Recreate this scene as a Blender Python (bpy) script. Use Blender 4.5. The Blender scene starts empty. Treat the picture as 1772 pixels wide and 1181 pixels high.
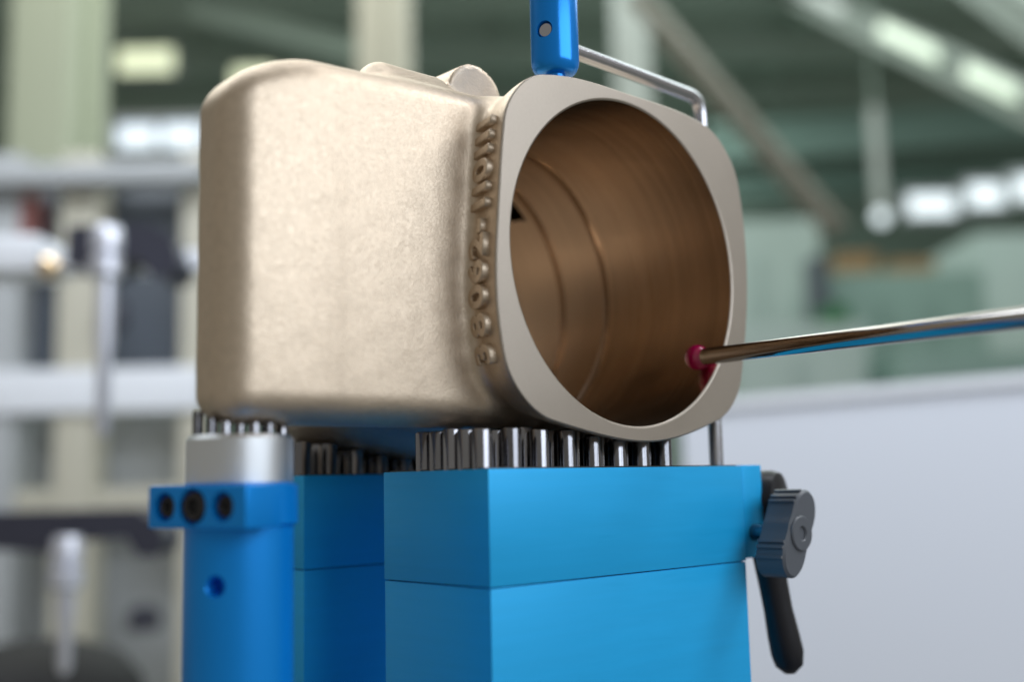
import bpy, bmesh, math, random
import numpy as np
from mathutils import Vector, Matrix

random.seed(4)
MM = 0.001
sc = bpy.context.scene
COL = sc.collection

# ------------------------------------------------------------------ camera
FPX, PITCH, ROLL, YAW = 1924.0, math.radians(7.208), math.radians(-1.267), math.radians(47.252)
CPOS = np.array([-226.32, -256.80, -4.0])
fh = np.array([math.cos(YAW), math.sin(YAW), 0.0]); rh = np.array([math.sin(YAW), -math.cos(YAW), 0.0])
CF = math.cos(PITCH) * fh + math.sin(PITCH) * np.array([0, 0, 1.0])
cu = np.cross(rh, CF)
CR = math.cos(ROLL) * rh + math.sin(ROLL) * cu
CU = np.cross(CR, CF)
cam_d = bpy.data.cameras.new('camera'); cam = bpy.data.objects.new('camera', cam_d); COL.objects.link(cam)
cam.matrix_world = Matrix(((CR[0], CU[0], -CF[0], CPOS[0]*MM), (CR[1], CU[1], -CF[1], CPOS[1]*MM),
                           (CR[2], CU[2], -CF[2], CPOS[2]*MM), (0, 0, 0, 1)))
cam_d.sensor_fit = 'HORIZONTAL'; cam_d.sensor_width = 36.0; cam_d.lens = 36.0 * FPX / 1772.0
cam_d.clip_start = 0.01; cam_d.clip_end = 60
cam_d.dof.use_dof = True; cam_d.dof.focus_distance = 0.385; cam_d.dof.aperture_fstop = 3.6
sc.camera = cam

# ------------------------------------------------------------------ world, lamps, exposure
w = bpy.data.worlds.new('World'); sc.world = w; w.use_nodes = True
bg = w.node_tree.nodes['Background']; bg.inputs[0].default_value = (0.98, 0.94, 0.83, 1); bg.inputs[1].default_value = 0.26

def area(name, az, el, dist, sx, sy, power, col, tgt=(10, 20, 60)):
    l = bpy.data.lights.new(name, 'AREA'); l.shape = 'RECTANGLE'; l.size = sx; l.size_y = sy; l.energy = power; l.color = col
    o = bpy.data.objects.new(name, l); COL.objects.link(o)
    d = Vector((math.cos(math.radians(az))*math.cos(math.radians(el)), math.sin(math.radians(az))*math.cos(math.radians(el)), math.sin(math.radians(el))))
    o.location = Vector(tgt)*MM + d*dist
    o.rotation_euler = d.to_track_quat('Z', 'Y').to_euler()
    return o
area('key_softbox', 279, 18, 1.35, 1.36, 0.62, 10.0, (0.83, 0.91, 1.0))
area('side_lamp', 322, 44, 1.4, 0.35, 0.35, 4.0, (0.95, 0.97, 1.0))
def hall_light(a, b, z, sx, sy, power, col):
    l = bpy.data.lights.new('hall_light', 'AREA'); l.shape = 'RECTANGLE'; l.size = sx; l.size_y = sy; l.energy = power; l.color = col
    o = bpy.data.objects.new('hall_light', l); COL.objects.link(o)
    o.location = Vector((CPOS[0]*MM, CPOS[1]*MM, 0)) + Vector(rh)*a + Vector(fh)*b + Vector((0, 0, z)); o.rotation_euler = (0, 0, YAW)
hall_light(-1.2, 3.0, 2.55, 2.5, 2.5, 52, (0.97, 1.0, 0.93))
hall_light(2.6, 3.4, 2.55, 2.5, 2.5, 50, (0.90, 1.0, 0.97))
hall_light(0.6, 6.4, 2.55, 6.0, 1.6, 75, (0.90, 1.0, 0.95))
l_ = bpy.data.lights.new('added_fill', 'AREA'); l_.shape = 'RECTANGLE'; l_.size = 2.0; l_.size_y = 0.3; l_.energy = 11; l_.color = (0.88, 0.94, 1.0)  # added fill above the frame, no real lamp: brightens the white cover
o_ = bpy.data.objects.new('added_fill', l_); COL.objects.link(o_)
o_.location = Vector((CPOS[0]*MM, CPOS[1]*MM, 0)) + Vector(rh)*0.25 + Vector(fh)*0.55 + Vector((0, 0, 0.95))
o2_ = bpy.data.objects.new('added_fill', l_.copy()); COL.objects.link(o2_); o2_.data.size = 0.8; o2_.data.energy = 9  # second added fill, out of view: lifts the storage frame's white crossbar
o2_.location = Vector((CPOS[0]*MM, CPOS[1]*MM, 0)) + Vector(rh)*-0.85 + Vector(fh)*1.05 + Vector((0, 0, 1.15))
o2_.rotation_euler = (-(Vector(fh)*0.75 + Vector((0, 0, -0.85)))).to_track_quat('Z', 'Y').to_euler()
o_.rotation_euler = (-(Vector(fh)*0.85 + Vector((0, 0, -0.75)))).to_track_quat('Z', 'Y').to_euler()
sc.view_settings.view_transform = 'Standard'; sc.view_settings.look = 'None'
sc.view_settings.exposure = 0.0; sc.view_settings.gamma = 1.0; sc.view_settings.use_curve_mapping = False

# ------------------------------------------------------------------ materials
def mat(name, col, rough=0.5, metal=0.0, bump=0.0, bscale=400.0, var=0.0, vscale=60.0, stretch=None, aniso=0.0,
        emit=None, es=0.0, rvar=0.0, trans=0.0, ior=1.45, coat=0.0, detail=4.0):
    m = bpy.data.materials.new(name); m.use_nodes = True
    nt = m.node_tree; b = nt.nodes['Principled BSDF']
    b.inputs['Base Color'].default_value = (*col, 1); b.inputs['Roughness'].default_value = rough; b.inputs['Metallic'].default_value = metal
    b.inputs['IOR'].default_value = ior
    if aniso: b.inputs['Anisotropic'].default_value = aniso
    if coat: b.inputs['Coat Weight'].default_value = coat
    if trans: b.inputs['Transmission Weight'].default_value = trans
    if emit: b.inputs['Emission Color'].default_value = (*emit, 1); b.inputs['Emission Strength'].default_value = es
    if bump or var or rvar:
        tc = nt.nodes.new('ShaderNodeTexCoord'); src = tc.outputs['Object']
        if stretch:
            mp = nt.nodes.new('ShaderNodeMapping'); mp.inputs['Scale'].default_value = stretch
            nt.links.new(src, mp.inputs[0]); src = mp.outputs[0]
        if var:
            n = nt.nodes.new('ShaderNodeTexNoise'); n.inputs['Scale'].default_value = vscale; n.inputs['Detail'].default_value = 6
            nt.links.new(src, n.inputs['Vector'])
            mx = nt.nodes.new('ShaderNodeMix'); mx.data_type = 'RGBA'
            mx.inputs[6].default_value = (*[c*(1-var) for c in col], 1); mx.inputs[7].default_value = (*[min(1, c*(1+var)) for c in col], 1)
            nt.links.new(n.outputs[0], mx.inputs[0]); nt.links.new(mx.outputs[2], b.inputs['Base Color'])
        if bump or rvar:
            n2 = nt.nodes.new('ShaderNodeTexNoise'); n2.inputs['Scale'].default_value = bscale; n2.inputs['Detail'].default_value = detail
            nt.links.new(src, n2.inputs['Vector'])
            if bump:
                bp = nt.nodes.new('ShaderNodeBump'); bp.inputs['Strength'].default_value = bump; bp.inputs['Distance'].default_value = 0.001
                nt.links.new(n2.outputs[0], bp.inputs['Height']); nt.links.new(bp.outputs[0], b.inputs['Normal'])
            if rvar:
                mr = nt.nodes.new('ShaderNodeMapRange'); mr.inputs[1].default_value = 0.3; mr.inputs[2].default_value = 0.7
                mr.inputs[3].default_value = rough-rvar; mr.inputs[4].default_value = rough+rvar
                nt.links.new(n2.outputs[0], mr.inputs[0]); nt.links.new(mr.outputs[0], b.inputs['Roughness'])
    return m

M = {}
M['cast'] = mat('sand_cast_bronze', (0.675, 0.56, 0.44), 0.50, 1.0, bump=0.11, bscale=1300, var=0.13, vscale=420, rvar=0.07, detail=2.0)
M['cut'] = mat('milled_bronze', (0.46, 0.405, 0.35), 0.45, 1.0, bump=0.01, bscale=900, var=0.08, vscale=45, rvar=0.05)
M['bore'] = mat('honed_bronze', (0.70, 0.57, 0.45), 0.19, 1.0, bump=0.09, bscale=260, var=0.22, vscale=40, stretch=(0.12, 6.0, 0.12), rvar=0.05)
M['blue'] = mat('blue_anodised_aluminium', (0.012, 0.44, 0.90), 0.42, 0.22, bump=0.03, bscale=300, var=0.05, vscale=60, stretch=(0.3, 0.3, 7.0), rvar=0.07)
def scratches(m, col, dens=0.5):
    # sparse bright nicks and faint scuffs where the anodising is worn through
    nt = m.node_tree; b = nt.nodes['Principled BSDF']; tc = nt.nodes.new('ShaderNodeTexCoord'); mp = nt.nodes.new('ShaderNodeMapping')
    mp.inputs['Scale'].default_value = (1.0, 1.0, 0.35); mp.inputs['Rotation'].default_value = (0.3, 0.2, 0.4)
    vo = nt.nodes.new('ShaderNodeTexVoronoi'); vo.inputs['Scale'].default_value = 62; cr = nt.nodes.new('ShaderNodeMapRange')
    cr.inputs[1].default_value = 0.034; cr.inputs[2].default_value = 0.0; wn = nt.nodes.new('ShaderNodeTexNoise'); wn.inputs['Scale'].default_value = 14
    gt = nt.nodes.new('ShaderNodeMapRange'); gt.inputs[1].default_value = 0.52; gt.inputs[2].default_value = 0.60
    mu = nt.nodes.new('ShaderNodeMath'); mu.operation = 'MULTIPLY'; mx = nt.nodes.new('ShaderNodeMix'); mx.data_type = 'RGBA'; mx.inputs[7].default_value = (*col, 1)
    src = b.inputs['Base Color'].links[0].from_socket
    nt.links.new(tc.outputs['Object'], mp.inputs[0]); nt.links.new(mp.outputs[0], vo.inputs['Vector']); nt.links.new(tc.outputs['Object'], wn.inputs['Vector'])
    nt.links.new(vo.outputs['Distance'], cr.inputs[0]); nt.links.new(wn.outputs[0], gt.inputs[0])
    nt.links.new(cr.outputs[0], mu.inputs[0]); nt.links.new(gt.outputs[0], mu.inputs[1]); nt.links.new(mu.outputs[0], mx.inputs[0])
    nt.links.new(src, mx.inputs[6]); nt.links.new(mx.outputs[2], b.inputs['Base Color'])
scratches(M['blue'], (0.62, 0.72, 0.80))
M['bluegloss'] = mat('blue_glossy_anodised', (0.004, 0.26, 0.85), 0.22, 0.45, bump=0.02, bscale=500, var=0.04, vscale=50)
M['bluecol'] = mat('blue_satin_anodised', (0.004, 0.30, 0.90), 0.32, 0.45, bump=0.02, bscale=500, var=0.04, vscale=50)
M['alu'] = mat('bead_blasted_aluminium', (0.76, 0.79, 0.83), 0.40, 1.0, bump=0.06, bscale=900, rvar=0.04)
M['steel'] = mat('ground_steel', (0.33, 0.33, 0.36), 0.19, 1.0, bump=0.02, bscale=500, var=0.12, vscale=120, rvar=0.05)
def per_object(m, lo, hi):
    nt = m.node_tree; b = nt.nodes['Principled BSDF']; oi = nt.nodes.new('ShaderNodeObjectInfo'); mr = nt.nodes.new('ShaderNodeMapRange')
    mr.inputs[3].default_value = lo; mr.inputs[4].default_value = hi
    src = b.inputs['Base Color'].links[0].from_socket; mx = nt.nodes.new('ShaderNodeMix'); mx.data_type = 'RGBA'; mx.blend_type = 'MULTIPLY'; mx.inputs[0].default_value = 1
    nt.links.new(oi.outputs['Random'], mr.inputs[0]); nt.links.new(src, mx.inputs[6]); nt.links.new(mr.outputs[0], mx.inputs[7]); nt.links.new(mx.outputs[2], b.inputs['Base Color'])
per_object(M['steel'], 0.55, 1.05)
M['rod'] = mat('drawn_steel_rod', (0.55, 0.55, 0.60), 0.22, 1.0, bump=0.004, bscale=900, rvar=0.04)
M['carbide'] = mat('polished_carbide', (0.46, 0.44, 0.42), 0.10, 1.0, bump=0.008, bscale=200)
M['ruby'] = mat('ruby', (0.42, 0.001, 0.075), 0.03, 0.0, trans=0.25, ior=1.76)
M['black'] = mat('black_plastic', (0.012, 0.012, 0.016), 0.38, 0.0, bump=0.04, bscale=900)
M['knob'] = mat('dark_grey_plastic', (0.10, 0.11, 0.13), 0.40, 0.0, bump=0.05, bscale=800)
M['oxide'] = mat('black_oxide_steel', (0.05, 0.048, 0.05), 0.35, 0.8)
M['dark'] = mat('dark_recess', (0.01, 0.01, 0.012), 0.7)
M['granite'] = mat('dark_granite', (0.06, 0.06, 0.065), 0.35, bump=0.0, var=0.5, vscale=300)
def bm_(name, c, r=0.6, **k): M[name] = mat(name, c, r, **k)

# ------------------------------------------------------------------ mesh helpers (coordinates in millimetres, world frame)
def tag(o, label, cat, group=None):
    o['label'] = label; o['category'] = cat
    if group: o['group'] = group
    return o
def thing(name, loc, label, cat, group=None):
    o = bpy.data.objects.new(name, None); o.empty_display_size = 0.01; COL.objects.link(o)
    o.location = Vector(loc)*MM
    return tag(o, label, cat, group)
def wloc(p):
    v = Vector((0, 0, 0))
    while p is not None: v = v + p.location; p = p.parent
    return v / MM
def smooth_angle(me, ang=35):
    me.polygons.foreach_set('use_smooth', [True]*len(me.polygons))
    bm = bmesh.new(); bm.from_mesh(me)
    for e in bm.edges:
        if len(e.link_faces) == 2 and e.calc_face_angle(0) > math.radians(ang): e.smooth = False
    bm.to_mesh(me); bm.free()
def obj(name, V, F, m, parent=None, ang=35, loc=None):
    """mesh from world-mm vertices; loc = origin in world mm (parent's place by default)"""
    if loc is None: loc = wloc(parent) if parent is not None else Vector((0, 0, 0))
    loc = Vector(loc)
    me = bpy.data.meshes.new(name)
    A = (np.asarray(V, float) - np.array(loc)) * MM
    me.from_pydata([tuple(v) for v in A], [], [tuple(int(i) for i in f) for f in F]); me.update()
    bm = bmesh.new(); bm.from_mesh(me); bmesh.ops.recalc_face_normals(bm, faces=bm.faces); bm.to_mesh(me); bm.free()
    if m: me.materials.append(m)
    smooth_angle(me, ang)
    o = bpy.data.objects.new(name, me); COL.objects.link(o)
    o.location = (loc - (wloc(parent) if parent is not None else Vector((0, 0, 0)))) * MM
    o.parent = parent
    return o
def frame(axis, up=(0, 0, 1)):
    a = Vector(axis).normalized(); u = Vector(up)
    if abs(a.dot(u)) > 0.95: u = Vector((1, 0, 0))
    x = u.cross(a).normalized(); y = a.cross(x)
    return x, y, a
def lathe(prof, o, axis=(0, 0, 1), n=48, closed=False):
    """prof: list of (radius, height)"""
    x, y, a = frame(axis); o = Vector(o); V = []; F = []
    for r, h in prof:
        for k in range(n):
            t = 2*math.pi*k/n
            V.append(o + a*h + (x*math.cos(t) + y*math.sin(t))*r)
    N = len(prof)
    for i in range(N-1 if not closed else N):
        for k in range(n):
            j = (i+1) % N
            F.append((i*n+k, i*n+(k+1) % n, j*n+(k+1) % n, j*n+k))
    if not closed:
        F.append(tuple(range(n-1, -1, -1))); F.append(tuple((N-1)*n+k for k in range(n)))
    return V, F
def cyl(o, axis, L, r, bev=0.4, n=32):
    return lathe([(r-bev, 0), (r, bev), (r, L-bev), (r-bev, L)], o, axis, n)
def box(c, h, ex=(1, 0, 0), ey=(0, 1, 0), bev=0.4):
    """bevelled box; c centre, h half sizes"""
    ex = Vector(ex).normalized(); ey = Vector(ey).normalized(); ez = ex.cross(ey); c = Vector(c)
    bm = bmesh.new(); bmesh.ops.create_cube(bm, size=2)
    for v in bm.verts: v.co = Vector((v.co.x*h[0], v.co.y*h[1], v.co.z*h[2]))
    if bev > 0: bmesh.ops.bevel(bm, geom=bm.edges[:], offset=bev, segments=2, profile=0.6, affect='EDGES')
    bm.verts.index_update()
    V = [c + ex*v.co.x + ey*v.co.y + ez*v.co.z for v in bm.verts]; F = [tuple(v.index for v in f.verts) for f in bm.faces]
    bm.free(); return V, F
def tube(pts, rad, n=20, sub=1):
    P = [Vector(q) for q in pts]; V = []; F = []
    if not hasattr(rad, '__len__'): rad = [rad]*len(P)
    prev = None
    for i, q in enumerate(P):
        d = (P[min(i+1, len(P)-1)] - P[max(i-1, 0)]).normalized()
        if prev is None: x = frame(d)[0]
        else: x = (prev - d*prev.dot(d)).normalized()
        prev = x; y = d.cross(x)
        for k in range(n):
            t = 2*math.pi*k/n; V.append(q + (x*math.cos(t)+y*math.sin(t))*rad[i])
    for i in range(len(P)-1):
        for k in range(n): F.append((i*n+k, i*n+(k+1) % n, (i+1)*n+(k+1) % n, (i+1)*n+k))
    F.append(tuple(range(n-1, -1, -1))); F.append(tuple((len(P)-1)*n+k for k in range(n)))
    return V, F
def extrude(poly, o, ex, ey, d0, d1, bev=0.0):
    """2D closed polygon (a,b) in frame ex,ey at o, extruded along ex x ey from d0 to d1, rims drawn in by bev"""
    ex = Vector(ex).normalized(); ey = Vector(ey).normalized(); ez = ex.cross(ey); o = Vector(o); n = len(poly)
    ca = sum(q[0] for q in poly)/n; cb = sum(q[1] for q in poly)/n; V = []; F = []
    def ring(d, s):
        for i in range(n):
            a, b = poly[i]; pa, pb = poly[i-1]; na, nb = poly[(i+1) % n]
            tx, ty = na-pa, nb-pb; L = math.hypot(tx, ty) or 1
            V.append(o + ex*(a - s*ty/L) + ey*(b + s*tx/L) + ez*d)
    rings = [(d0, bev), (d0+bev, 0), (d1-bev, 0), (d1, bev)] if bev else [(d0, 0), (d1, 0)]
    for d, s in rings: ring(d, s)
    for r in range(len(rings)-1):
        for i in range(n): F.append((r*n+i, r*n+(i+1) % n, (r+1)*n+(i+1) % n, (r+1)*n+i))
    F.append(tuple(range(n-1, -1, -1))); F.append(tuple((len(rings)-1)*n+i for i in range(n)))
    return V, F
def join(*parts):
    V = []; F = []
    for v, f in parts:
        k = len(V); V += list(v); F += [tuple(i+k for i in q) for q in f]
    return V, F

def drill(o, cutters):
    """cut (V,F) solids out of o"""
    tmp = []
    for v, f in cutters:
        c = obj('cutter', v, f, o.data.materials[0], o.parent); tmp.append(c)
        md = o.modifiers.new('cut', 'BOOLEAN'); md.operation = 'DIFFERENCE'; md.object = c; md.solver = 'EXACT'
    bpy.context.view_layer.update()
    me = bpy.data.meshes.new_from_object(o.evaluated_get(bpy.context.evaluated_depsgraph_get()))
    o.modifiers.clear(); o.data = me; smooth_angle(me, 35)
    for c in tmp: bpy.data.objects.remove(c)
# ------------------------------------------------------------------ the setting near the work: table
TZ = -150.0
table = obj('table', *box((60, 90, TZ-20), (280, 230, 20), bev=2), M['granite']); table['kind'] = 'structure'

# ------------------------------------------------------------------ casting (signed distance field, meshed with surface nets)
CX, CZ = 72.0, 73.8
HX, HZ, RA, RCN = 67.1, 63.6, 175.0, 12.0
FO = (0.197, 0.15, -0.259, 0.093, 0.982, 0.276, 0.789, -0.269, 0.658, 0.259, -0.599)   # hand-dressed outline
BX, BZ, BR = 70.3, 72.8, 58.6
def d2(x, z):
    dx = np.abs(x-CX); dz = np.abs(z-CZ)
    qx = np.hypot(dx+(RA-HX), dz) - (RA-RCN); qz = np.hypot(dz+(RA-HZ), dx) - (RA-RCN)
    th = np.arctan2(z-CZ, x-CX); co = FO[0]
    for k in range(1, 6): co = co + FO[2*k-1]*np.cos(k*th) + FO[2*k]*np.sin(k*th)
    return np.hypot(np.maximum(qx, 0), np.maximum(qz, 0)) + np.minimum(np.maximum(qx, qz), 0) - RCN - co*np.clip((np.hypot(x-CX, z-CZ)-20)/30, 0, 1)
def sst(a, b, t):
    t = np.clip((t-a)/(b-a), 0, 1); return t*t*(3-2*t)
def flare(y): return 3.6*sst(0.5, 17, y) - 6.0*sst(92, 116, y)
def smin(a, b, k):
    h = np.maximum(k-np.abs(a-b), 0)/k; return np.minimum(a, b) - h*h*k*0.25
def rbox(x, y, z, c, h, r):
    q = [np.abs(v-cc)-hh+r for v, cc, hh in zip((x, y, z), c, h)]
    return np.sqrt(sum(np.maximum(t, 0)**2 for t in q)) + np.minimum(np.maximum(np.maximum(q[0], q[1]), q[2]), 0) - r
REAR = 152.0
def sdf(x, y, z):
    neck = np.maximum(d2(x, z)+flare(y), np.maximum(-6-y, y-REAR))
    # body: rounded block, its left front corner turned with a wider radius, faces a little crowned
    crown = 3.4*(np.clip(-38-x, 0, 40)/30.0)**2 + 0.5*((z-70)/55.0)**2 - 0.055*np.clip(x+38, 0, 70)
    zt = z - (0.035*(x+38) - 8.0*(np.clip(-45-x, 0, 40)/24.0)**2)*np.clip((z-60)/60, 0, 1)   # the top climbs a little towards the neck
    bx = rbox(x, y - crown*np.clip((52-y)/25, 0, 1), zt, (28.3, 33.5, 71.0), (103.8, 13.5, 56.6), 9.0)
    core = rbox(x, y, z, (50, 50, 70), (70, 20, 46), 9.0); d = smin(smin(neck, bx, 6.5), core, 4)
    bump = rbox(x, y-0.1*(z-127), z, (-1, 38.5, 128.5), (17, 7.0, 9.7), 6.5); d = smin(d, bump, 11.0)
    cb = np.maximum(np.hypot(x-28.6, z-133.9)-12.5, np.maximum(35.5-y, y-58)); d = smin(d, cb, 3.0)
    # slow unevenness of the sand mould
    d = d + (0.05*np.sin(x*0.21+z*0.13)*np.sin(z*0.17-y*0.19+1.3) + 0.035*np.sin(x*0.47-z*0.11+2)*np.sin(z*0.41+x*0.2)) * sst(3, 8, y)
    return d
def surface_nets(f, lo, hi, h):
    ax = [np.arange(a, b+h, h) for a, b in zip(lo, hi)]
    X, Y, Z = np.meshgrid(*ax, indexing='ij'); D = f(X, Y, Z); n = D.shape; S = D < 0
    acc = np.zeros((n[0]-1, n[1]-1, n[2]-1, 3)); cnt = np.zeros((n[0]-1, n[1]-1, n[2]-1))
    sl = lambda a, o, L: slice(o, L-1+o)
    corners = [(i, j, k) for i in (0, 1) for j in (0, 1) for k in (0, 1)]
    g = lambda A, c: A[c[0]:n[0]-1+c[0], c[1]:n[1]-1+c[1], c[2]:n[2]-1+c[2]]
    for a in corners:
        for axn in range(3):
            if a[axn] == 1: continue
            b = list(a); b[axn] = 1; b = tuple(b)
            da, db = g(D, a), g(D, b); cr = (da < 0) != (db < 0)
            t = np.where(cr, da/np.where(cr, da-db, 1), 0)
            for q in range(3): acc[..., q] += np.where(cr, a[q] + (t if q == axn else 0), 0)
            cnt += cr
    act = cnt > 0; idx = -np.ones(act.shape, int); idx[act] = np.arange(act.sum())
    ii = np.argwhere(act)
    V = np.array(lo) + (ii + acc[act]/cnt[act][:, None])*h
    F = []
    for axn in range(3):
        o1, o2 = [(1, 2), (2, 0), (0, 1)][axn]
        A = np.moveaxis(S, (axn, o1, o2), (0, 1, 2)); I = np.moveaxis(idx, (axn, o1, o2), (0, 1, 2))
        cr = A[:-1, 1:-1, 1:-1] != A[1:, 1:-1, 1:-1]; neg = A[:-1, 1:-1, 1:-1]
        q = np.stack([I[:, :-1, :-1], I[:, 1:, :-1], I[:, 1:, 1:], I[:, :-1, 1:]], -1)[cr]
        sg = neg[cr]; q[~sg] = q[~sg][:, ::-1]; F.append(q)
    F = np.concatenate(F)
    for _ in range(3):                                           # pull the vertices onto the true surface
        d = f(V[:, 0], V[:, 1], V[:, 2]); e = 0.05; G = np.zeros_like(V)
        for q in range(3):
            W = V.copy(); W[:, q] += e; G[:, q] = (f(W[:, 0], W[:, 1], W[:, 2])-d)/e
        s = (G**2).sum(1); V -= np.clip(d/np.maximum(s, 0.3), -0.4, 0.4)[:, None]*G*0.8
    return V, F
V, F = surface_nets(sdf, (-81, -9, 2), (146, 156, 147), 1.25)
casting = thing('bronze_casting', (40, 60, 10), 'satin bronze cast housing with a big round bore, lying on the steel pins', 'casting')
me = bpy.data.meshes.new('cast_body')
c0 = np.array([40, 60, 10.0])
me.from_pydata((V-c0)*MM, [], F.tolist()); me.update()
bm = bmesh.new(); bm.from_mesh(me)
bmesh.ops.bisect_plane(bm, geom=bm.verts[:]+bm.edges[:]+bm.faces[:], plane_co=(0, (0.55-60)*MM, 0), plane_no=(0, -1, 0), clear_outer=True, dist=1e-7)
bmesh.ops.recalc_face_normals(bm, faces=bm.faces); bm.to_mesh(me); bm.free()
me.polygons.foreach_set('use_smooth', [True]*len(me.polygons)); me.materials.append(M['cast'])
cb_o = bpy.data.objects.new('cast_body', me); COL.objects.link(cb_o); cb_o.parent = casting

def contour(off, n=360):
    t = np.linspace(0, 2*np.pi, n, endpoint=False); lo = np.zeros(n); hi = np.full(n, 120.0)
    for _ in range(45):
        m = (lo+hi)/2; d = d2(CX+m*np.cos(t), CZ+m*np.sin(t)) + off
        lo = np.where(d < 0, m, lo); hi = np.where(d < 0, hi, m)
    return np.stack([CX+lo*np.cos(t), CZ+lo*np.sin(t)], 1)
def ring_mesh(rings):
    n = len(rings[0][0]); V = []; F = []
    for xy, y in rings: V += [(a, y, b) for a, b in xy]
    for r in range(len(rings)-1):
        for i in range(n): F.append((r*n+i, r*n+(i+1) % n, (r+1)*n+(i+1) % n, (r+1)*n+i))
    return V, F
tt = np.linspace(0, 2*np.pi, 360, endpoint=False)
def circ(r): return np.stack([BX+r*np.cos(tt), BZ+r*np.sin(tt)], 1)
f0 = float(flare(np.array(0.9)))
obj('flange_face', *ring_mesh([(contour(f0-0.02), 0.9), (contour(f0+0.12), 0.35), (contour(f0+0.55), 0.0), (circ(BR+0.8), 0.0), (circ(BR+0.35), 0.16), (circ(BR), 0.55)]), M['cut'], casting, ang=8)
prof = [(0.55, 0), (20, 0), (40, 0), (63.8, 0), (64.3, 1.8), (67.6, 1.8), (68.1, 0), (80, 0), (90.8, 0), (91.3, 1.8), (94.6, 1.8), (95.1, 0)]
prof += [(y, 0) for y in (97, 99, 101, 103, 105, 107, 109, 111, 113, 130, REAR)]
bv, bf = ring_mesh([(circ(BR+g), y) for y, g in prof])
bf2 = []
for f in bf:                                                     # an oil port in the far wall
    c = np.mean([bv[i] for i in f], axis=0); a = math.degrees(math.atan2(c[2]-BZ, c[0]-BX))
    if 99 < c[1] < 113 and 43 + (c[1]-99)*0.2 < a < 62: continue
    bf2.append(f)
obj('bore_wall', bv, bf2, M['bore'], casting, ang=25)
# rear rim closes the gap between bore and outer skin
obj('rear_face', *ring_mesh([(contour(float(flare(np.array(REAR)))-0.3), REAR+0.2), (circ(BR), REAR+0.2)]), M['cut'], casting)

# raised part number on the neck: reads from the bottom upward
def glyph_mesh(ch):
    cu_ = bpy.data.curves.new('raised_character', 'FONT'); cu_.body = ch; cu_.align_x = 'CENTER'; cu_.align_y = 'CENTER'
    cu_.size = 15.2*MM; cu_.extrude = 1.55*MM; cu_.bevel_depth = 0.42*MM; cu_.bevel_resolution = 2; cu_.offset = 0.20*MM
    o = bpy.data.objects.new('tmp', cu_); COL.objects.link(o)
    bpy.context.view_layer.update()
    me = bpy.data.meshes.new_from_object(o.evaluated_get(bpy.context.evaluated_depsgraph_get()))
    bpy.data.objects.remove(o); me.materials.append(M['cast']); me.polygons.foreach_set('use_smooth', [True]*len(me.polygons))
    return me
GL = {}
zs = [37.0, 46.1, 55.3, 63.2, 71.7, 78.4, 85.8, 91.4, 97.6, 104.1, 109.0, 114.0]
for ch, z in zip('38062-110111', zs):
    y = 9.3
    def srf(y, z):
        lo, hi = -8.0, 40.0
        for _ in range(40):
            m = (lo+hi)/2
            if float(sdf(np.array(m), np.array(y), np.array(z))) < 0: hi = m
            else: lo = m
        return np.array([lo, y, z])
    p0 = srf(y, z); py = srf(y+2.5, z)-srf(y-2.5, z); pz = srf(y, z+2)-srf(y, z-2)
    ey = Vector(py).normalized(); n = Vector(np.cross(py, pz)).normalized()
    if n.x > 0: n = -n
    ex = ey.cross(n).normalized()                                # text direction (upwards)
    if ch not in GL: GL[ch] = glyph_mesh(ch)
    o = bpy.data.objects.new('raised_character', GL[ch]); COL.objects.link(o); o.parent = casting
    mt = Matrix((ex, ey, n)).transposed().to_4x4(); mt.translation = (Vector(p0) + n*0.25 - Vector(c0))*MM
    o.matrix_local = mt

def under(x, y, r, cap):
    """lowest casting surface above a pin of radius r standing at (x,y)"""
    zz = np.arange(2, cap+8, 0.1); best = cap
    for a, b in ((0, 0), (r, 0), (-r, 0), (0, r), (0, -r), (.7*r, .7*r), (-.7*r, -.7*r), (.7*r, -.7*r), (-.7*r, .7*r)):
        d = sdf(np.full_like(zz, x+a), np.full_like(zz, y+b), zz); k = np.argmax(d < 0)
        if d[k] < 0: best = min(best, zz[k]+0.05)
    return best

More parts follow.
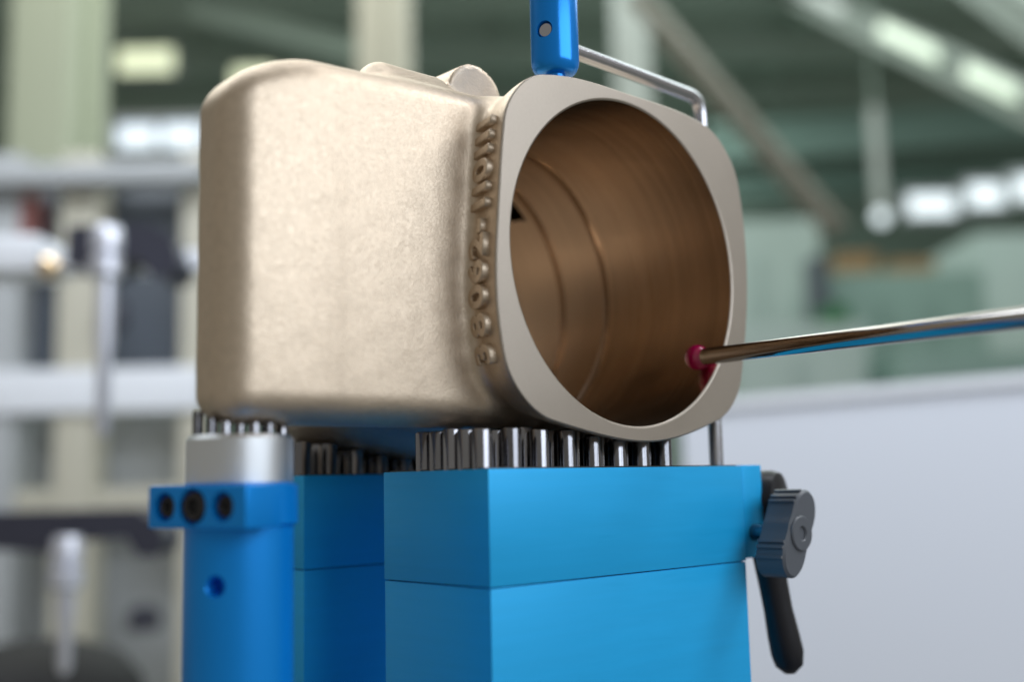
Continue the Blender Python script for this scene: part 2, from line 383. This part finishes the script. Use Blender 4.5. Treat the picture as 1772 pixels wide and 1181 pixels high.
# ------------------------------------------------------------------ pin blocks
def pin_mesh(r, L, bev=0.7, n=20):
    v, f = lathe([(r, -L), (r, -bev), (r-bev*0.3, -bev*0.3), (r-bev, 0)], (0, 0, 0), n=n)
    me = bpy.data.meshes.new('support_pin'); me.from_pydata([tuple(Vector(q)*MM) for q in v], [], f)
    me.materials.append(M['steel']); smooth_angle(me); return me
PIN = pin_mesh(3.25, 34)
def put(name, me, parent, loc):
    o = bpy.data.objects.new(name, me); COL.objects.link(o); o.parent = parent; o.location = (Vector(loc)-wloc(parent))*MM; return o
SEAM = 36.1
def pin_block(x0, y0, w_, d_, label, cap, seed):
    t = thing('pin_block', (x0+w_/2, y0+d_/2, TZ), label, 'fixture', 'pin blocks carrying the bronze housing')
    obj('upper_block', *box((x0+w_/2, y0+d_/2, -SEAM/2+0.1), (w_/2, d_/2, SEAM/2-0.1), bev=0.45), M['blue'], t)
    obj('lower_block', *box((x0+w_/2, y0+d_/2, (-SEAM+TZ)/2), (w_/2-0.15, d_/2-0.15, (-SEAM-TZ)/2-0.1), bev=0.45), M['blue'], t)
    obj('joint', *box((x0+w_/2, y0+d_/2, -SEAM), (w_/2-1.2, d_/2-1.2, 1.2), bev=0), M['dark'], t)
    obj('bounce_blocker', *box((x0+w_/2, y0+d_/2, -0.3), (w_/2-1.6, d_/2-1.6, 0.75), bev=0.15), M['oxide'], t)  # dark plate, added unseen to cut the blue reflection under the casting
    rnd = random.Random(seed); k = 0; y = y0+8.0
    while k < 5:
        x = x0+4.6
        while x < x0+w_-34:
            put('support_pin', PIN, t, (x, y, under(x, y, 3.2, cap+rnd.uniform(-1.4, .3)))); x += 12.6
        y += 7.2; k += 1
    return t
blk = pin_block(0, 0, 130, 54.2, 'blue two-piece pin block under the open bore, with a wing knob at its end', 13.8, 3)
blk2 = pin_block(7.9, 117.0, 130, 54, 'shaded blue pin block standing behind the one with the wing knob', 14.5, 8)
ep = obj('end_plate', *box((136.6, 27.5, -17.4), (6.25, 27.2, 17.7), bev=0.5), M['blue'], blk)
# wing knob, axis towards -Y
kx, kz = 136.2, -25.6
knob = thing('wing_knob', (kx, 0, kz), 'dark grey plastic wing knob screwed into the blue end plate', 'knob')
obj('screw_shaft', *cyl((kx, 6, kz), (0, -1, 0), 16, 3.2, 0.3, 24), M['steel'], knob)
def wing(n=96):
    P = []
    for i in range(n):
        t = 2*math.pi*i/n; ca, sa = math.cos(t), math.sin(t)
        r = 7.4 + 9.8*abs(ca)**3.6
        P.append((r*ca, r*sa + 2.4*math.copysign(1, ca)*abs(ca)**1.6))   # propeller sweep
    return P
ang = math.radians(50)
ex = Vector((math.cos(ang), 0, math.sin(ang))); ey = Vector((-math.sin(ang), 0, math.cos(ang)))   # ex x ey = -Y
obj('wing_body', *extrude(wing(), (kx, 0, kz), ex, ey, 7.5, 20.5, 0.9), M['knob'], knob, ang=30)
wp = wing()
for tgt in (8.6, 10.9, 13.2, -8.6, -10.9, -13.2):                # grip ribs across both wings
    k = min((q for q in range(96) if math.sin(2*math.pi*q/96) > 0.02), key=lambda q: abs(wp[q][0]-tgt))
    a_, b_ = wp[k]; pa_, pb_ = wp[k-1]; na_, nb_ = wp[(k+1) % 96]; tl = math.hypot(na_-pa_, nb_-pb_); tx, ty = (na_-pa_)/tl, (nb_-pb_)/tl
    tv = ex*tx + ey*ty; nv = ex*ty - ey*tx
    obj('grip_rib', *box(Vector((kx, -14.0, kz)) + ex*a_ + ey*b_ + nv*0.1, (0.62, 5.7, 0.75), tv, (0, -1, 0), 0.25), M['knob'], knob)
hub = obj('hub_cap', *lathe([(6.6, 20.2), (6.6, 20.9), (6.1, 21.4), (2.9, 21.4), (2.4, 20.9), (2.2, 19.0)], (kx, 0, kz), (0, -1, 0), 48), M['knob'], knob)
# clamping lever
lev = thing('clamping_lever', (149, 6, -14), 'black plastic clamping lever hanging behind the wing knob', 'lever')
obj('lever_hub', *lathe([(6.5, -8), (9.5, -7), (10.6, -3), (10.6, 6), (9.6, 9), (6, 10.5)], (151, 8, -12.5), (0.25, -1, 0), 40), M['black'], lev)
lp = [(150.5, 5, -14), (149.5, 4, -26), (149.2, 3.2, -36), (150.3, 2.5, -46), (152.0, 2, -56), (154.0, 1.5, -66), (155.6, 1.2, -73), (156.2, 1, -78), (156.3, 1, -81)]
obj('lever_arm', *tube(lp, [8.2, 7.8, 6.2, 5.7, 5.6, 6.2, 6.4, 5.4, 2.2], 28), M['black'], lev, ang=50)
obj('lever_screw', *cyl((142, 8, -12.5), (1, 0, 0), 6, 4, 0.3, 24), M['oxide'], lev)

# ------------------------------------------------------------------ round pin post
cx, cy = -61.7, 41.0
post = thing('pin_post', (cx, cy, TZ), 'round blue post with a silver aluminium head and small steel pins', 'fixture')
pb = obj('post_body', *lathe([(15.7, TZ), (15.8, -3.2), (15.4, -2.8)], (cx, cy, 0), n=96), M['bluecol'], post)
obj('post_head', *lathe([(15.1, -3.0), (15.6, -2.6), (15.6, 10.0), (14.6, 11.2)], (cx, cy, 0), n=96), M['alu'], post)
SP = pin_mesh(1.55, 22, 0.5, 14)
for i in range(-3, 4):
    for j in range(-3, 4):
        x = i*4.6 + (j % 2)*2.3; y = j*4.2
        if x*x+y*y < 13.3**2:
            put('support_pin', SP, post, (cx+x, cy+y, under(cx+x, cy+y, 1.5, 19.0)))
n_ = Vector((-0.957, -0.289, 0)).normalized(); e_ = Vector((0, 0, 1)).cross(n_).normalized()   # e_: along the face, towards the camera's right
if e_.y > 0: e_ = -e_
br = thing('clamp_bracket', (cx, cy, -15), 'blue anodised clamp block with three black socket screws on the round post', 'bracket')
fc = Vector((-80.0, 32.5, -9.1))
obj('clamp_jaw', *box(fc - n_*7.0, (19.0, 7.0, 6.1), e_, -n_ if e_.cross(-n_).z > 0 else n_, bev=0.9), M['bluecol'], br)
obj('clamp_collar', *lathe([(16.0, -15.2), (17.0, -14.6), (17.0, -3.5), (16.4, -3.1)], (cx, cy, 0), n=96), M['bluecol'], br)
jaw = next(c for c in br.children if c.name.startswith('clamp_jaw'))
SC = ((-12.2, 3.1), (-1.2, 4.2), (10.3, 3.1))
drill(jaw, [cyl(fc + e_*q - n_*3.2, n_, 6, r+1.0, 0.05, 48) for q, r in SC])
for q, r in SC:
    c = fc + e_*q
    top = -0.2 if r > 4 else -1.0
    sk = obj('socket_screw', *lathe([(r, -3.4), (r, top-.4), (r-.4, top), (r*0.56, top), (r*0.5, top-.25), (r*.5, top-1.6)], c, n_, 40), M['oxide'], br)
    obj('hex_socket', *lathe([(r*0.5, top-1.5), (r*0.5, top-0.9), (0.1, top-0.9)], c, n_, 6), M['dark'], sk)
hc = Vector((cx, cy, -31.3)); hd = Vector((-0.80, -0.60, 0)).normalized()
drill(pb, [cyl(hc + hd*8, hd, 14, 2.6, 0.05, 40), lathe([(2.4, 14.7), (4.0, 16.9)], hc, hd, 40)])

# ------------------------------------------------------------------ swing clamp: blue plunger, bent rod
px, py = 42.3, 8.2
ztop = float(next(z for z in np.arange(145, 110, -0.05) if sdf(np.array(px), np.array(py), np.array(z)) < 0))
cl = thing('plunger_clamp', (px, py, ztop), 'glossy blue plunger clamp pressing down on top of the bronze housing', 'clamp')
obj('plunger_tip', *lathe([(3.2, ztop-0.3), (3.6, ztop+0.4), (3.6, ztop+8)], (px, py, 0), n=40), M['bluegloss'], cl)
zb = ztop+4.2
obj('plunger_body', *lathe([(5.2, zb), (6.4, zb+.35), (7.5, zb+1.3), (8.2, zb+2.8), (8.5, zb+4.6), (8.5, zb+80), (7.8, zb+81)], (px, py, 0), n=72), M['bluegloss'], cl, ang=60)
hd = Vector((-0.94, -0.34, 0)).normalized()
pbody = next(c for c in cl.children if c.name.startswith('plunger_body'))
drill(pbody, [cyl(Vector((px, py, zb+14.4)), hd, 14, 3.0, 0.05, 40)])
obj('rod_end', *lathe([(2.7, 1), (2.7, 7.0), (2.3, 7.35)], (px, py, zb+14.4), hd, 32), M['rod'], cl)
rz = zb+11.8
rx, ry = 134.0, 15.0
pts = [(px+2, py+0.1, rz+.2)]
P0, P1, P2 = Vector((px+2, py+.1, rz)), Vector((rx, ry, 151.5)), Vector((rx, ry, -2))
a = P1 + (P0-P1).normalized()*9; b = P1 + (P2-P1).normalized()*9
pts = [P0, P0.lerp(a, .5)] + [a*(1-t)**2 + P1*2*t*(1-t) + b*t*t for t in [i/8 for i in range(9)]] + [b.lerp(P2, .5), P2]
rod = obj('bent_rod', *tube(pts, 2.75, 28), M['rod'], None, ang=50, loc=(rx, ry, 0))
tag(rod, 'bent bare steel rod joining the blue plunger to the pin block', 'rod')

# ------------------------------------------------------------------ probe stylus
bc = Vector((113.4, 6.3, 41.6)); be = Vector((93.1, -125.8, 39.1))
d = (be-bc).normalized()
st = thing('probe_stylus', bc, 'polished probe stylus with a red ruby ball touching the bore wall', 'probe')
bmr = bmesh.new(); bmesh.ops.create_uvsphere(bmr, u_segments=48, v_segments=32, radius=4.95)
obj('ruby_ball', [bc+v.co for v in bmr.verts], [tuple(v.index for v in f.verts) for f in bmr.faces], M['ruby'], st, ang=80); bmr.free()
obj('stem', *tube([bc+d*3.9, bc+d*4.5, bc+d*60, bc+d*150, bc+d*260], [2.6, 3.15, 3.25, 3.35, 3.45], 48), M['carbide'], st)

# ------------------------------------------------------------------ the hall behind (far out of focus)
def at(u, v, t): return Vector(CPOS + ((u-886.0)/FPX*CR - (v-590.5)/FPX*CU + CF)*t)
HR, HF = Vector(rh), Vector(fh)                                  # hall axes: across and away
FLOOR, CEIL, WALL = -1050.0, 2900.0, 9200.0
bm_('hall_wall_paint', (0.30, 0.40, 0.35), 0.7, var=0.15, vscale=0.6)
bm_('hall_roof_sheet', (0.58, 0.66, 0.60), 0.7, var=0.25, vscale=0.8)
bm_('hall_floor_paint', (0.24, 0.26, 0.24), 0.5, var=0.15, vscale=1.0)
bm_('roof_steel', (0.30, 0.34, 0.31), 0.6, var=0.1, vscale=2)
bm_('roof_steel_dark', (0.42, 0.51, 0.45), 0.6)
bm_('cream_paint', (0.52, 0.50, 0.42), 0.55, var=0.05, vscale=2)
bm_('green_cream_paint', (0.55, 0.60, 0.46), 0.6, var=0.06, vscale=2)
bm_('white_paint', (0.82, 0.85, 0.92), 0.45, var=0.03, vscale=3)
bm_('panel_paint', (0.74, 0.78, 0.88), 0.4, var=0.02, vscale=3)
bm_('pale_grey_paint', (0.44, 0.46, 0.44), 0.55)
bm_('brace_paint', (0.17, 0.16, 0.13), 0.6)
bm_('grey_paint', (0.42, 0.44, 0.46), 0.5, var=0.06, vscale=3)
bm_('teal_paint', (0.24, 0.36, 0.32), 0.55, var=0.08, vscale=2)
bm_('pale_teal_paint', (0.42, 0.52, 0.49), 0.55, var=0.08, vscale=2)
bm_('slate_paint', (0.085, 0.10, 0.125), 0.4)
bm_('red_paint', (0.24, 0.09, 0.085), 0.5)
bm_('orange_card', (0.42, 0.26, 0.13), 0.7)
bm_('deep_green_paint', (0.03, 0.16, 0.06), 0.5)
bm_('brass', (0.85, 0.65, 0.42), 0.3, metal=1.0)
bm_('dark_glass', (0.03, 0.035, 0.05), 0.15)
bm_('charcoal_paint', (0.035, 0.036, 0.055), 0.45)
bm_('dull_chrome', (0.72, 0.74, 0.84), 0.35, metal=0.7)
M['lamp_warm'] = mat('lamp_warm', (0.8, 0.8, 0.7), 0.5, emit=(0.92, 1.0, 0.66), es=0.95)
M['lamp_green'] = mat('lamp_green', (0.8, 0.8, 0.7), 0.5, emit=(0.75, 1.0, 0.78), es=0.55)
M['lamp_dim'] = mat('lamp_dim', (0.7, 0.72, 0.7), 0.5, emit=(0.8, 0.95, 0.9), es=0.12)
M['daylight'] = mat('daylit_glazing', (0.8, 0.85, 0.9), 0.3, emit=(0.86, 0.95, 1.0), es=1.0)
M['daylight_blue'] = mat('daylit_blue_glazing', (0.8, 0.85, 0.9), 0.3, emit=(0.74, 0.86, 1.0), es=0.85)

def hall_pt(a, b, z): return Vector((CPOS[0], CPOS[1], 0)) + HR*a + HF*b + Vector((0, 0, z))
def to_hall(P):
    d = P - Vector((CPOS[0], CPOS[1], 0)); return d.dot(HR), d.dot(HF), P.z
def hbox(a0, a1, b0, b1, z0, z1, bev=4): return box(hall_pt((a0+a1)/2, (b0+b1)/2, (z0+z1)/2), ((a1-a0)/2, (b1-b0)/2, (z1-z0)/2), HR, HF, bev)
def rect(u0, v0, u1, v1, t):
    a0, b, z1 = to_hall(at(u0, (v0+v1)/2, t)); a1 = to_hall(at(u1, (v0+v1)/2, t))[0]
    z1 = at((u0+u1)/2, v0, t).z; z0 = at((u0+u1)/2, v1, t).z
    return a0, a1, b, z0, z1
def struct(name, V, F, m, loc=None):
    o = obj(name, V, F, m, None, loc=loc); o['kind'] = 'structure'; return o
struct('floor', *hbox(-7000, 8000, 900, WALL+200, FLOOR-60, FLOOR), M['hall_floor_paint'])
struct('back_wall', *hbox(-7000, 8000, WALL, WALL+200, FLOOR, CEIL+200), M['hall_wall_paint'])
ceil = struct('ceiling', *hbox(-7000, 8000, 2600, WALL, CEIL, CEIL+120), M['hall_roof_sheet'])
for i, b in enumerate(np.arange(3200, 9000, 900)):
    obj('ceiling_beam', *hbox(-7000, 8000, b, b+150, CEIL-260, CEIL, 3), M['roof_steel_dark'], ceil)
for a in (-3600, -1800, 0, 1800, 3600, 5400):
    obj('ceiling_rib', *hbox(a, a+90, 2700, WALL-10, CEIL-120, CEIL+2, 3), M['roof_steel_dark'], ceil)

def column(u0, u1, t, m, label, thick=120, top=None, flange=True):
    a0, a1, b, _, _ = rect(u0, 500, u1, 600, t); top = CEIL if top is None else top
    c = thing('steel_column', hall_pt((a0+a1)/2, b, FLOOR), label, 'column')
    obj('shaft', *hbox(a0, a1, b, b+thick, FLOOR+20, top), m, c)
    obj('foot_plate', *hbox(a0-60, a1+60, b-50, b+thick+50, FLOOR, FLOOR+20), m, c)
    if flange: obj('web_rib', *hbox((a0+a1)/2-10, (a0+a1)/2+10, b-30, b, FLOOR+20, top), m, c)
    return c
column(620, 712, 4200, M['cream_paint'], 'cream painted hall column rising behind the top of the bronze housing')
column(1082, 1142, 5200, M['pale_grey_paint'], 'pale grey hall column seen past the bent steel rod')
column(0, 105, 3000, M['green_cream_paint'], 'broad pale green column beside the machine frame', flange=False)
column(96, 150, 3300, M['green_cream_paint'], 'narrow dull green column next to the broad pale green one', flange=True)

def lamp(u0, v0, u1, v1, t, m, label, name='ceiling_lamp', grp=None, drop=True):
    a0, a1, b, z0, z1 = rect(u0, v0, u1, v1, t)
    o = thing(name, hall_pt((a0+a1)/2, b, z1), label, 'lamp', grp)
    obj('housing', *hbox(a0-10, a1+10, b, b+120, z0-6, z1+12), M['grey_paint'], o)
    obj('diffuser', *hbox(a0, a1, b-25, b+2, z0, z1), m, o)
    if drop:
        for a in (a0+30, a1-30): obj('hanger', *hbox(a-6, a+6, b+40, b+52, z1+10, CEIL), M['grey_paint'], o)
    return o
lamp(206, 86, 300, 126, 6200, M['lamp_warm'], 'bright pale yellow lamp hanging under the dark roof')
lamp(404, 118, 470, 150, 6600, M['lamp_warm'], 'pale yellow lamp half hidden by the corner of the bronze housing')
for (u, v, s) in ((1660, 112, 34), (1752, 172, 30), (1450, 28, 26)):
    pass

def window(u0, v0, u1, v1, t, m, label, n=3, grp=None):
    a0, a1, b, z0, z1 = rect(u0, v0, u1, v1, t)
    o = thing('hall_window', hall_pt((a0+a1)/2, b, z0), label, 'window', grp)
    wd = (a1-a0)/n
    for i in range(n):
        obj('pane', *hbox(a0+i*wd+12, a0+(i+1)*wd-12, b, b+12, z0, z1, 1), m, o)
    for i in range(n+1): obj('mullion', *hbox(a0+i*wd-12, a0+i*wd+12, b-20, b+30, z0, z1, 2), M['grey_paint'], o)
    for z in (z0, z1): obj('rail', *hbox(a0-12, a1+12, b-22, b+30, z-14, z+14, 2), M['grey_paint'], o)
    return o
window(200, 208, 430, 262, 5000, M['daylight_blue'], 'long bluish daylit window beside the left shoulder of the bronze housing', 3)
# window band on the right climbs with perspective: three separate lights set ever nearer
for i, (u0, v0, u1, v1, t) in enumerate(((1566, 332, 1656, 378, 6400), (1670, 314, 1738, 362, 5900), (1750, 300, 1840, 350, 5400))):
    lb = ['bright daylit window next to the round white lamp', 'middle bright window of the row above the orange boxes', 'bright window at the end of the row farthest from the round lamp'][i]
    window(u0, v0, u1, v1, t, M['daylight'], lb, 1, 'daylit windows in the far row')
P = at(1525, 376, 5300)
o = thing('globe_lamp', P, 'round white globe lamp hanging from a thick pale stem', 'lamp')
obj('globe', *lathe([(8, -34), (26, -26), (34, -8), (34, 8), (26, 26), (8, 34)], P, n=24), M['daylight'], o)
zs_ = at(1512, 178, 5300).z
obj('stem', *cyl(P+Vector((0, 0, 30)), (0, 0, 1), zs_-P.z-30, 30, 4, 16), M['pale_grey_paint'], o)
obj('hanger', *cyl(Vector((P.x, P.y, zs_-2)), (0, 0, 1), CEIL-zs_+2, 6, 1, 10), M['roof_steel_dark'], o)

def beam(p0, p1, h, thick, m, name, label, cat, lamps=()):
    a, b = at(*p0), at(*p1); ax = (b-a).normalized(); side = Vector((0, 0, 1)).cross(ax).normalized(); up = ax.cross(side)
    L = (b-a).length; c = (a+b)/2
    o = thing(name, c, label, cat)
    for s in (-1, 1): obj('chord', *box(c+up*s*(h/2-h*0.12), (L/2, thick/2, h*0.12), ax, side, 2), m, o)
    obj('web', *box(c, (L/2, thick*0.2, h/2-h*0.2), ax, side, 0), m, o)
    for f, w_, mm in lamps:
        q = a + (b-a)*f - up*(h*0.1) - HF*(thick*0.7)
        obj('strip_light', *box(q, (w_, thick*0.3, h*0.26), ax, side, 3), mm, o)
    return o
beam((1290, -60, 6500), (1960, 270, 3900), 130, 110, M['roof_steel'], 'roof_girder', 'pale roof girder with green-white strip lights slanting down under the roof', 'girder',
     ((0.26, 330, M['lamp_dim']), (0.545, 230, M['lamp_green']), (0.74, 170, M['lamp_green'])))
beam((1560, -130, 5200), (1990, 170, 3600), 150, 110, M['roof_steel'], 'roof_girder', 'plain pale roof girder above the one with strip lights', 'girder')
beam((1100, -10, 4300), (1450, 400, 3600), 60, 80, M['brace_paint'], 'brace_beam', 'thin beige brace slanting down behind the bent rod', 'beam')
beam((330, 20, 5600), (640, 95, 5600), 90, 80, M['roof_steel_dark'], 'brace_beam', 'dark beam crossing behind the cream column', 'beam')
beam((1230, 250, 7000), (1800, 210, 7000), 240, 90, M['teal_paint'], 'crane_beam', 'teal crane beam running across the hall above the windows', 'beam')
beam((1230, 330, 7600), (1800, 292, 7600), 170, 90, M['teal_paint'], 'crane_beam', 'lower teal crane beam just over the daylit windows', 'beam')

def cabinet(u0, v0, u1, t, depth, m, label, name='machine_cabinet', cat='machine', doors=2, wm=None, base=None):
    a0, a1, b, _, z1 = rect(u0, v0, u1, v0+10, t); z0 = FLOOR if base is None else base
    o = thing(name, hall_pt((a0+a1)/2, b, z0), label, cat)
    obj('housing', *hbox(a0, a1, b, b+depth, z0, z1, 12), m, o)
    wd = (a1-a0)/doors
    for i in range(doors):
        d_ = obj('door', *hbox(a0+i*wd+20, a0+(i+1)*wd-20, b-14, b+1, z0+80, z1-(z1-z0)*0.06, 4), m, o)
        if wm: obj('door_window', *hbox(a0+i*wd+60, a0+(i+1)*wd-60, b-20, b-13, z0+(z1-z0)*0.45, z1-(z1-z0)*0.16, 2), wm, d_)
        obj('handle', *hbox(a0+(i+1)*wd-50, a0+(i+1)*wd-36, b-40, b-13, z0+(z1-z0)*0.3, z0+(z1-z0)*0.42, 2), M['slate_paint'], d_)
    return o
cabinet(1210, 380, 1418, 4300, 900, M['pale_teal_paint'], 'pale grey-green machine cabinet close behind the bronze rim', wm=None)
cabinet(1432, 470, 1700, 4000, 900, M['teal_paint'], 'teal machine cabinet with orange boxes on its top', doors=3)
cabinet(1690, 400, 1960, 4900, 800, M['pale_teal_paint'], 'tall pale teal machine at the end of the machine row', doors=2)
cabinet(1270, 560, 1500, 3000, 500, M['pale_teal_paint'], 'low pale grey cabinet just above the white cover', name='low_cabinet', cat='cabinet')
cabinet(1560, 610, 1900, 2900, 500, M['teal_paint'], 'low dark teal cabinet just above the white cover', name='low_cabinet', cat='cabinet')
column(1412, 1436, 3900, M['slate_paint'], 'dark slim post between the two machine cabinets', top=at(1424, 440, 3900).z, flange=False)
def carton(u0, v0, u1, v1, t, label):
    a0, a1, b, z0, z1 = rect(u0, v0, u1, v1, t)
    o = thing('carton', hall_pt((a0+a1)/2, b, z0), label, 'box', 'orange cartons on the teal machine')
    obj('carton_body', *hbox(a0, a1, b, b+(a1-a0)*0.8, z0, z1, 3), M['orange_card'], o)
    obj('lid', *hbox(a0-4, a1+4, b-4, b+(a1-a0)*0.8+4, z1-(z1-z0)*0.25, z1+3, 3), M['orange_card'], o)
carton(1452, 440, 1516, 471, 4060, 'pale orange carton on the teal machine, nearer the dark post')
carton(1546, 452, 1618, 471, 4100, 'brown orange carton on the teal machine, away from the dark post')
a0, a1, b, z0, z1 = rect(1442, 520, 1484, 566, 2960)
o = thing('jerry_can', hall_pt((a0+a1)/2, b, z0), 'small deep green can standing on the low pale cabinet', 'can')
obj('can_body', *hbox(a0, a1, b+60, b+160, z0-14, z1, 6), M['deep_green_paint'], o)
obj('spout', *cyl(hall_pt(a0+20, b+90, z1-4), (0, 0, 1), 26, 10, 1, 16), M['slate_paint'], o)

# white machine cover low on the right
a0, a1, b, _, zt = rect(1180, 700, 2050, 710, 1150)
cov = thing('machine_cover', hall_pt((a0+a1)/2, b, FLOOR), 'large plain white machine cover standing behind the black lever', 'machine')
pa, pb = at(1180, 712, 1250), at(2050, 640, 1050); ax = Vector((pb.x-pa.x, pb.y-pa.y, 0)); L = ax.length; ax.normalize(); sd = Vector((0, 0, 1)).cross(ax)
cc = (pa+pb)/2
zl, zr = pa.z, pb.z
V = []
for q, z in ((pa, zl), (pb, zr)):
    for s in (0, 260):
        for zz in (FLOOR, z): V.append(Vector((q.x, q.y, 0))+sd*s+Vector((0, 0, zz)))
F_ = [(0, 1, 5, 4), (2, 6, 7, 3), (0, 2, 3, 1), (4, 5, 7, 6), (1, 3, 7, 5), (0, 4, 6, 2)]
obj('cover_panel', V, F_, M['panel_paint'], cov)
V2 = [v - sd*3 for v in V[:2]] + [V[4]-sd*3, V[5]-sd*3]
V2 = []
for q, z in ((pa, zl), (pb, zr)):
    for s in (-6, 20):
        for zz in (z-1, z+10): V2.append(Vector((q.x, q.y, 0))+sd*s+Vector((0, 0, zz)))
obj('top_edge', V2, F_, M['white_paint'], cov)

# ---- left: shelving frame, probe changer arms
fr = thing('storage_frame', hall_pt(*to_hall(at(180, 600, 2000))[:2], FLOOR), 'cream and white storage frame with dark bays behind the probe arms', 'rack')
for u0, u1, m in ((-60, 30, 'grey_paint'), (98, 166, 'cream_paint'), (312, 352, 'cream_paint')):
    a0, a1, b, _, _ = rect(u0, 500, u1, 600, 2000); obj('upright', *hbox(a0, a1, b, b+70, FLOOR, at(200, 250, 2000).z), M[m], fr)
for v0, v1, m in ((288, 322, 'grey_paint'), (640, 716, 'white_paint'), (846, 884, 'cream_paint')):
    a0, a1, b, z0, z1 = rect(-80, v0, 356, v1, 2000); obj('crossbar', *hbox(a0, a1, b-30, b+40, z0, z1), M[m], fr)
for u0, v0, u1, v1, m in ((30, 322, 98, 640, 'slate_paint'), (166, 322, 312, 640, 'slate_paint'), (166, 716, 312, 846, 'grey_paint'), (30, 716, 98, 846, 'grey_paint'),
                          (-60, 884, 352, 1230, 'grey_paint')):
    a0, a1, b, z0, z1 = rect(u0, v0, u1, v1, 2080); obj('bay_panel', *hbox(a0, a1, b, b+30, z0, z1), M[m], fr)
a0, a1, b, z0, z1 = rect(24, 330, 50, 470, 2020)
tag(obj('red_folder', *hbox(a0, a1, b, b+120, z0, z1), M['red_paint'], None, loc=hall_pt((a0+a1)/2, b, z0)), 'dull red folder standing in the dark bay of the storage frame', 'folder')
for u, v, w2, h2, lb in ((250, 1070, 60, 44, 'dark squat casting on the floor shelf of the storage frame'), (200, 545, 40, 60, 'dark grey instrument in the bay behind the hanging probe')):
    P = at(u, v, 1960); r = w2*1960/FPX*0.5; h = h2*1960/FPX
    tag(obj('instrument', *lathe([(r*.7, -h/2), (r, -h/3), (r*.9, h/4), (r*.4, h/2)], P, n=24), M['charcoal_paint'], None, loc=P), lb, 'instrument')

def probe_arm(u0, u1, v0, v1, us, vt, vb, t, label):
    a0, a1, b, z0, z1 = rect(u0, v0, u1, v1, t)
    o = thing('probe_holder', hall_pt((a0+a1)/2, b, z0), label, 'probe holder', 'black probe arms in the background')
    k = t/FPX
    poly = [(a0, z0+8*k), (a0, z1), (a1-50*k, z1), (a1-12*k, z1-22*k), (a1, z0+10*k), (a1-10*k, z0-16*k), (a1-40*k, z0-14*k), (a1-62*k, z0+18*k), ((a0+a1)/2, z0+14*k), ((a0+a1)/2-30*k, z0-4*k)]
    o0 = hall_pt(0, b, 0)
    obj('arm', *extrude([(x, z) for x, z in poly], o0, HR, Vector((0, 0, 1)), -60, 0, 3), M['charcoal_paint'], o)
    top = at(us, vt, t); bot = at(us-5, vb, t); x_ = Vector((top.x, top.y, 0))
    x_ = hall_pt(to_hall(top)[0], b-30-30, 0); L = top.z-bot.z
    x_.z = 0
    obj('probe_head', *lathe([(20*k, top.z+10*k), (25*k, top.z), (25*k, top.z-30*k), (20*k, top.z-36*k), (20*k, top.z-40*k), (27*k, top.z-44*k), (27*k, top.z-70*k), (18*k, top.z-78*k)], x_, n=32), M['dull_chrome'], o)
    obj('stylus', *lathe([(15*k, top.z-74*k), (15*k, top.z-L*.55), (12*k, top.z-L*.6), (11*k, bot.z+10*k), (5*k, bot.z)], x_, n=24), M['dull_chrome'], o)
probe_arm(118, 306, 392, 462, 222, 425, 762, 1150, 'black probe arm with the long silver stylus hanging in front of the white crossbar')
probe_arm(-60, 282, 890, 948, 158, 934, 1146, 1150, 'lower black probe arm with the shorter silver stylus above the black dome')
a0, a1, b, z0, z1 = rect(-60, 404, 66, 470, 1180)
wb = thing('white_carriage', hall_pt((a0+a1)/2, b, z0), 'white carriage block with a brass knob beside the upper probe arm', 'carriage')
obj('carriage_body', *hbox(a0, a1, b, b+80, z0, z1, 5), M['white_paint'], wb)
P = at(92, 466, 1150); obj('brass_knob', *lathe([(6, 0), (11, 4), (11, 14), (6, 18)], P, -HF, 24), M['brass'], wb)
obj('carriage_rail', *hbox(a0, to_hall(at(345, 470, 1180))[0], b+20, b+60, z0+2, z0+24, 3), M['white_paint'], wb)
P = at(66, 1212, 1300)
dm = thing('black_dome', P, 'round black dome cover at the foot of the lower probe arm', 'cover')
obj('dome', *lathe([(128, -120), (126, -20), (116, 20), (92, 48), (50, 64), (6, 70)], P, n=48), M['dark'], dm)
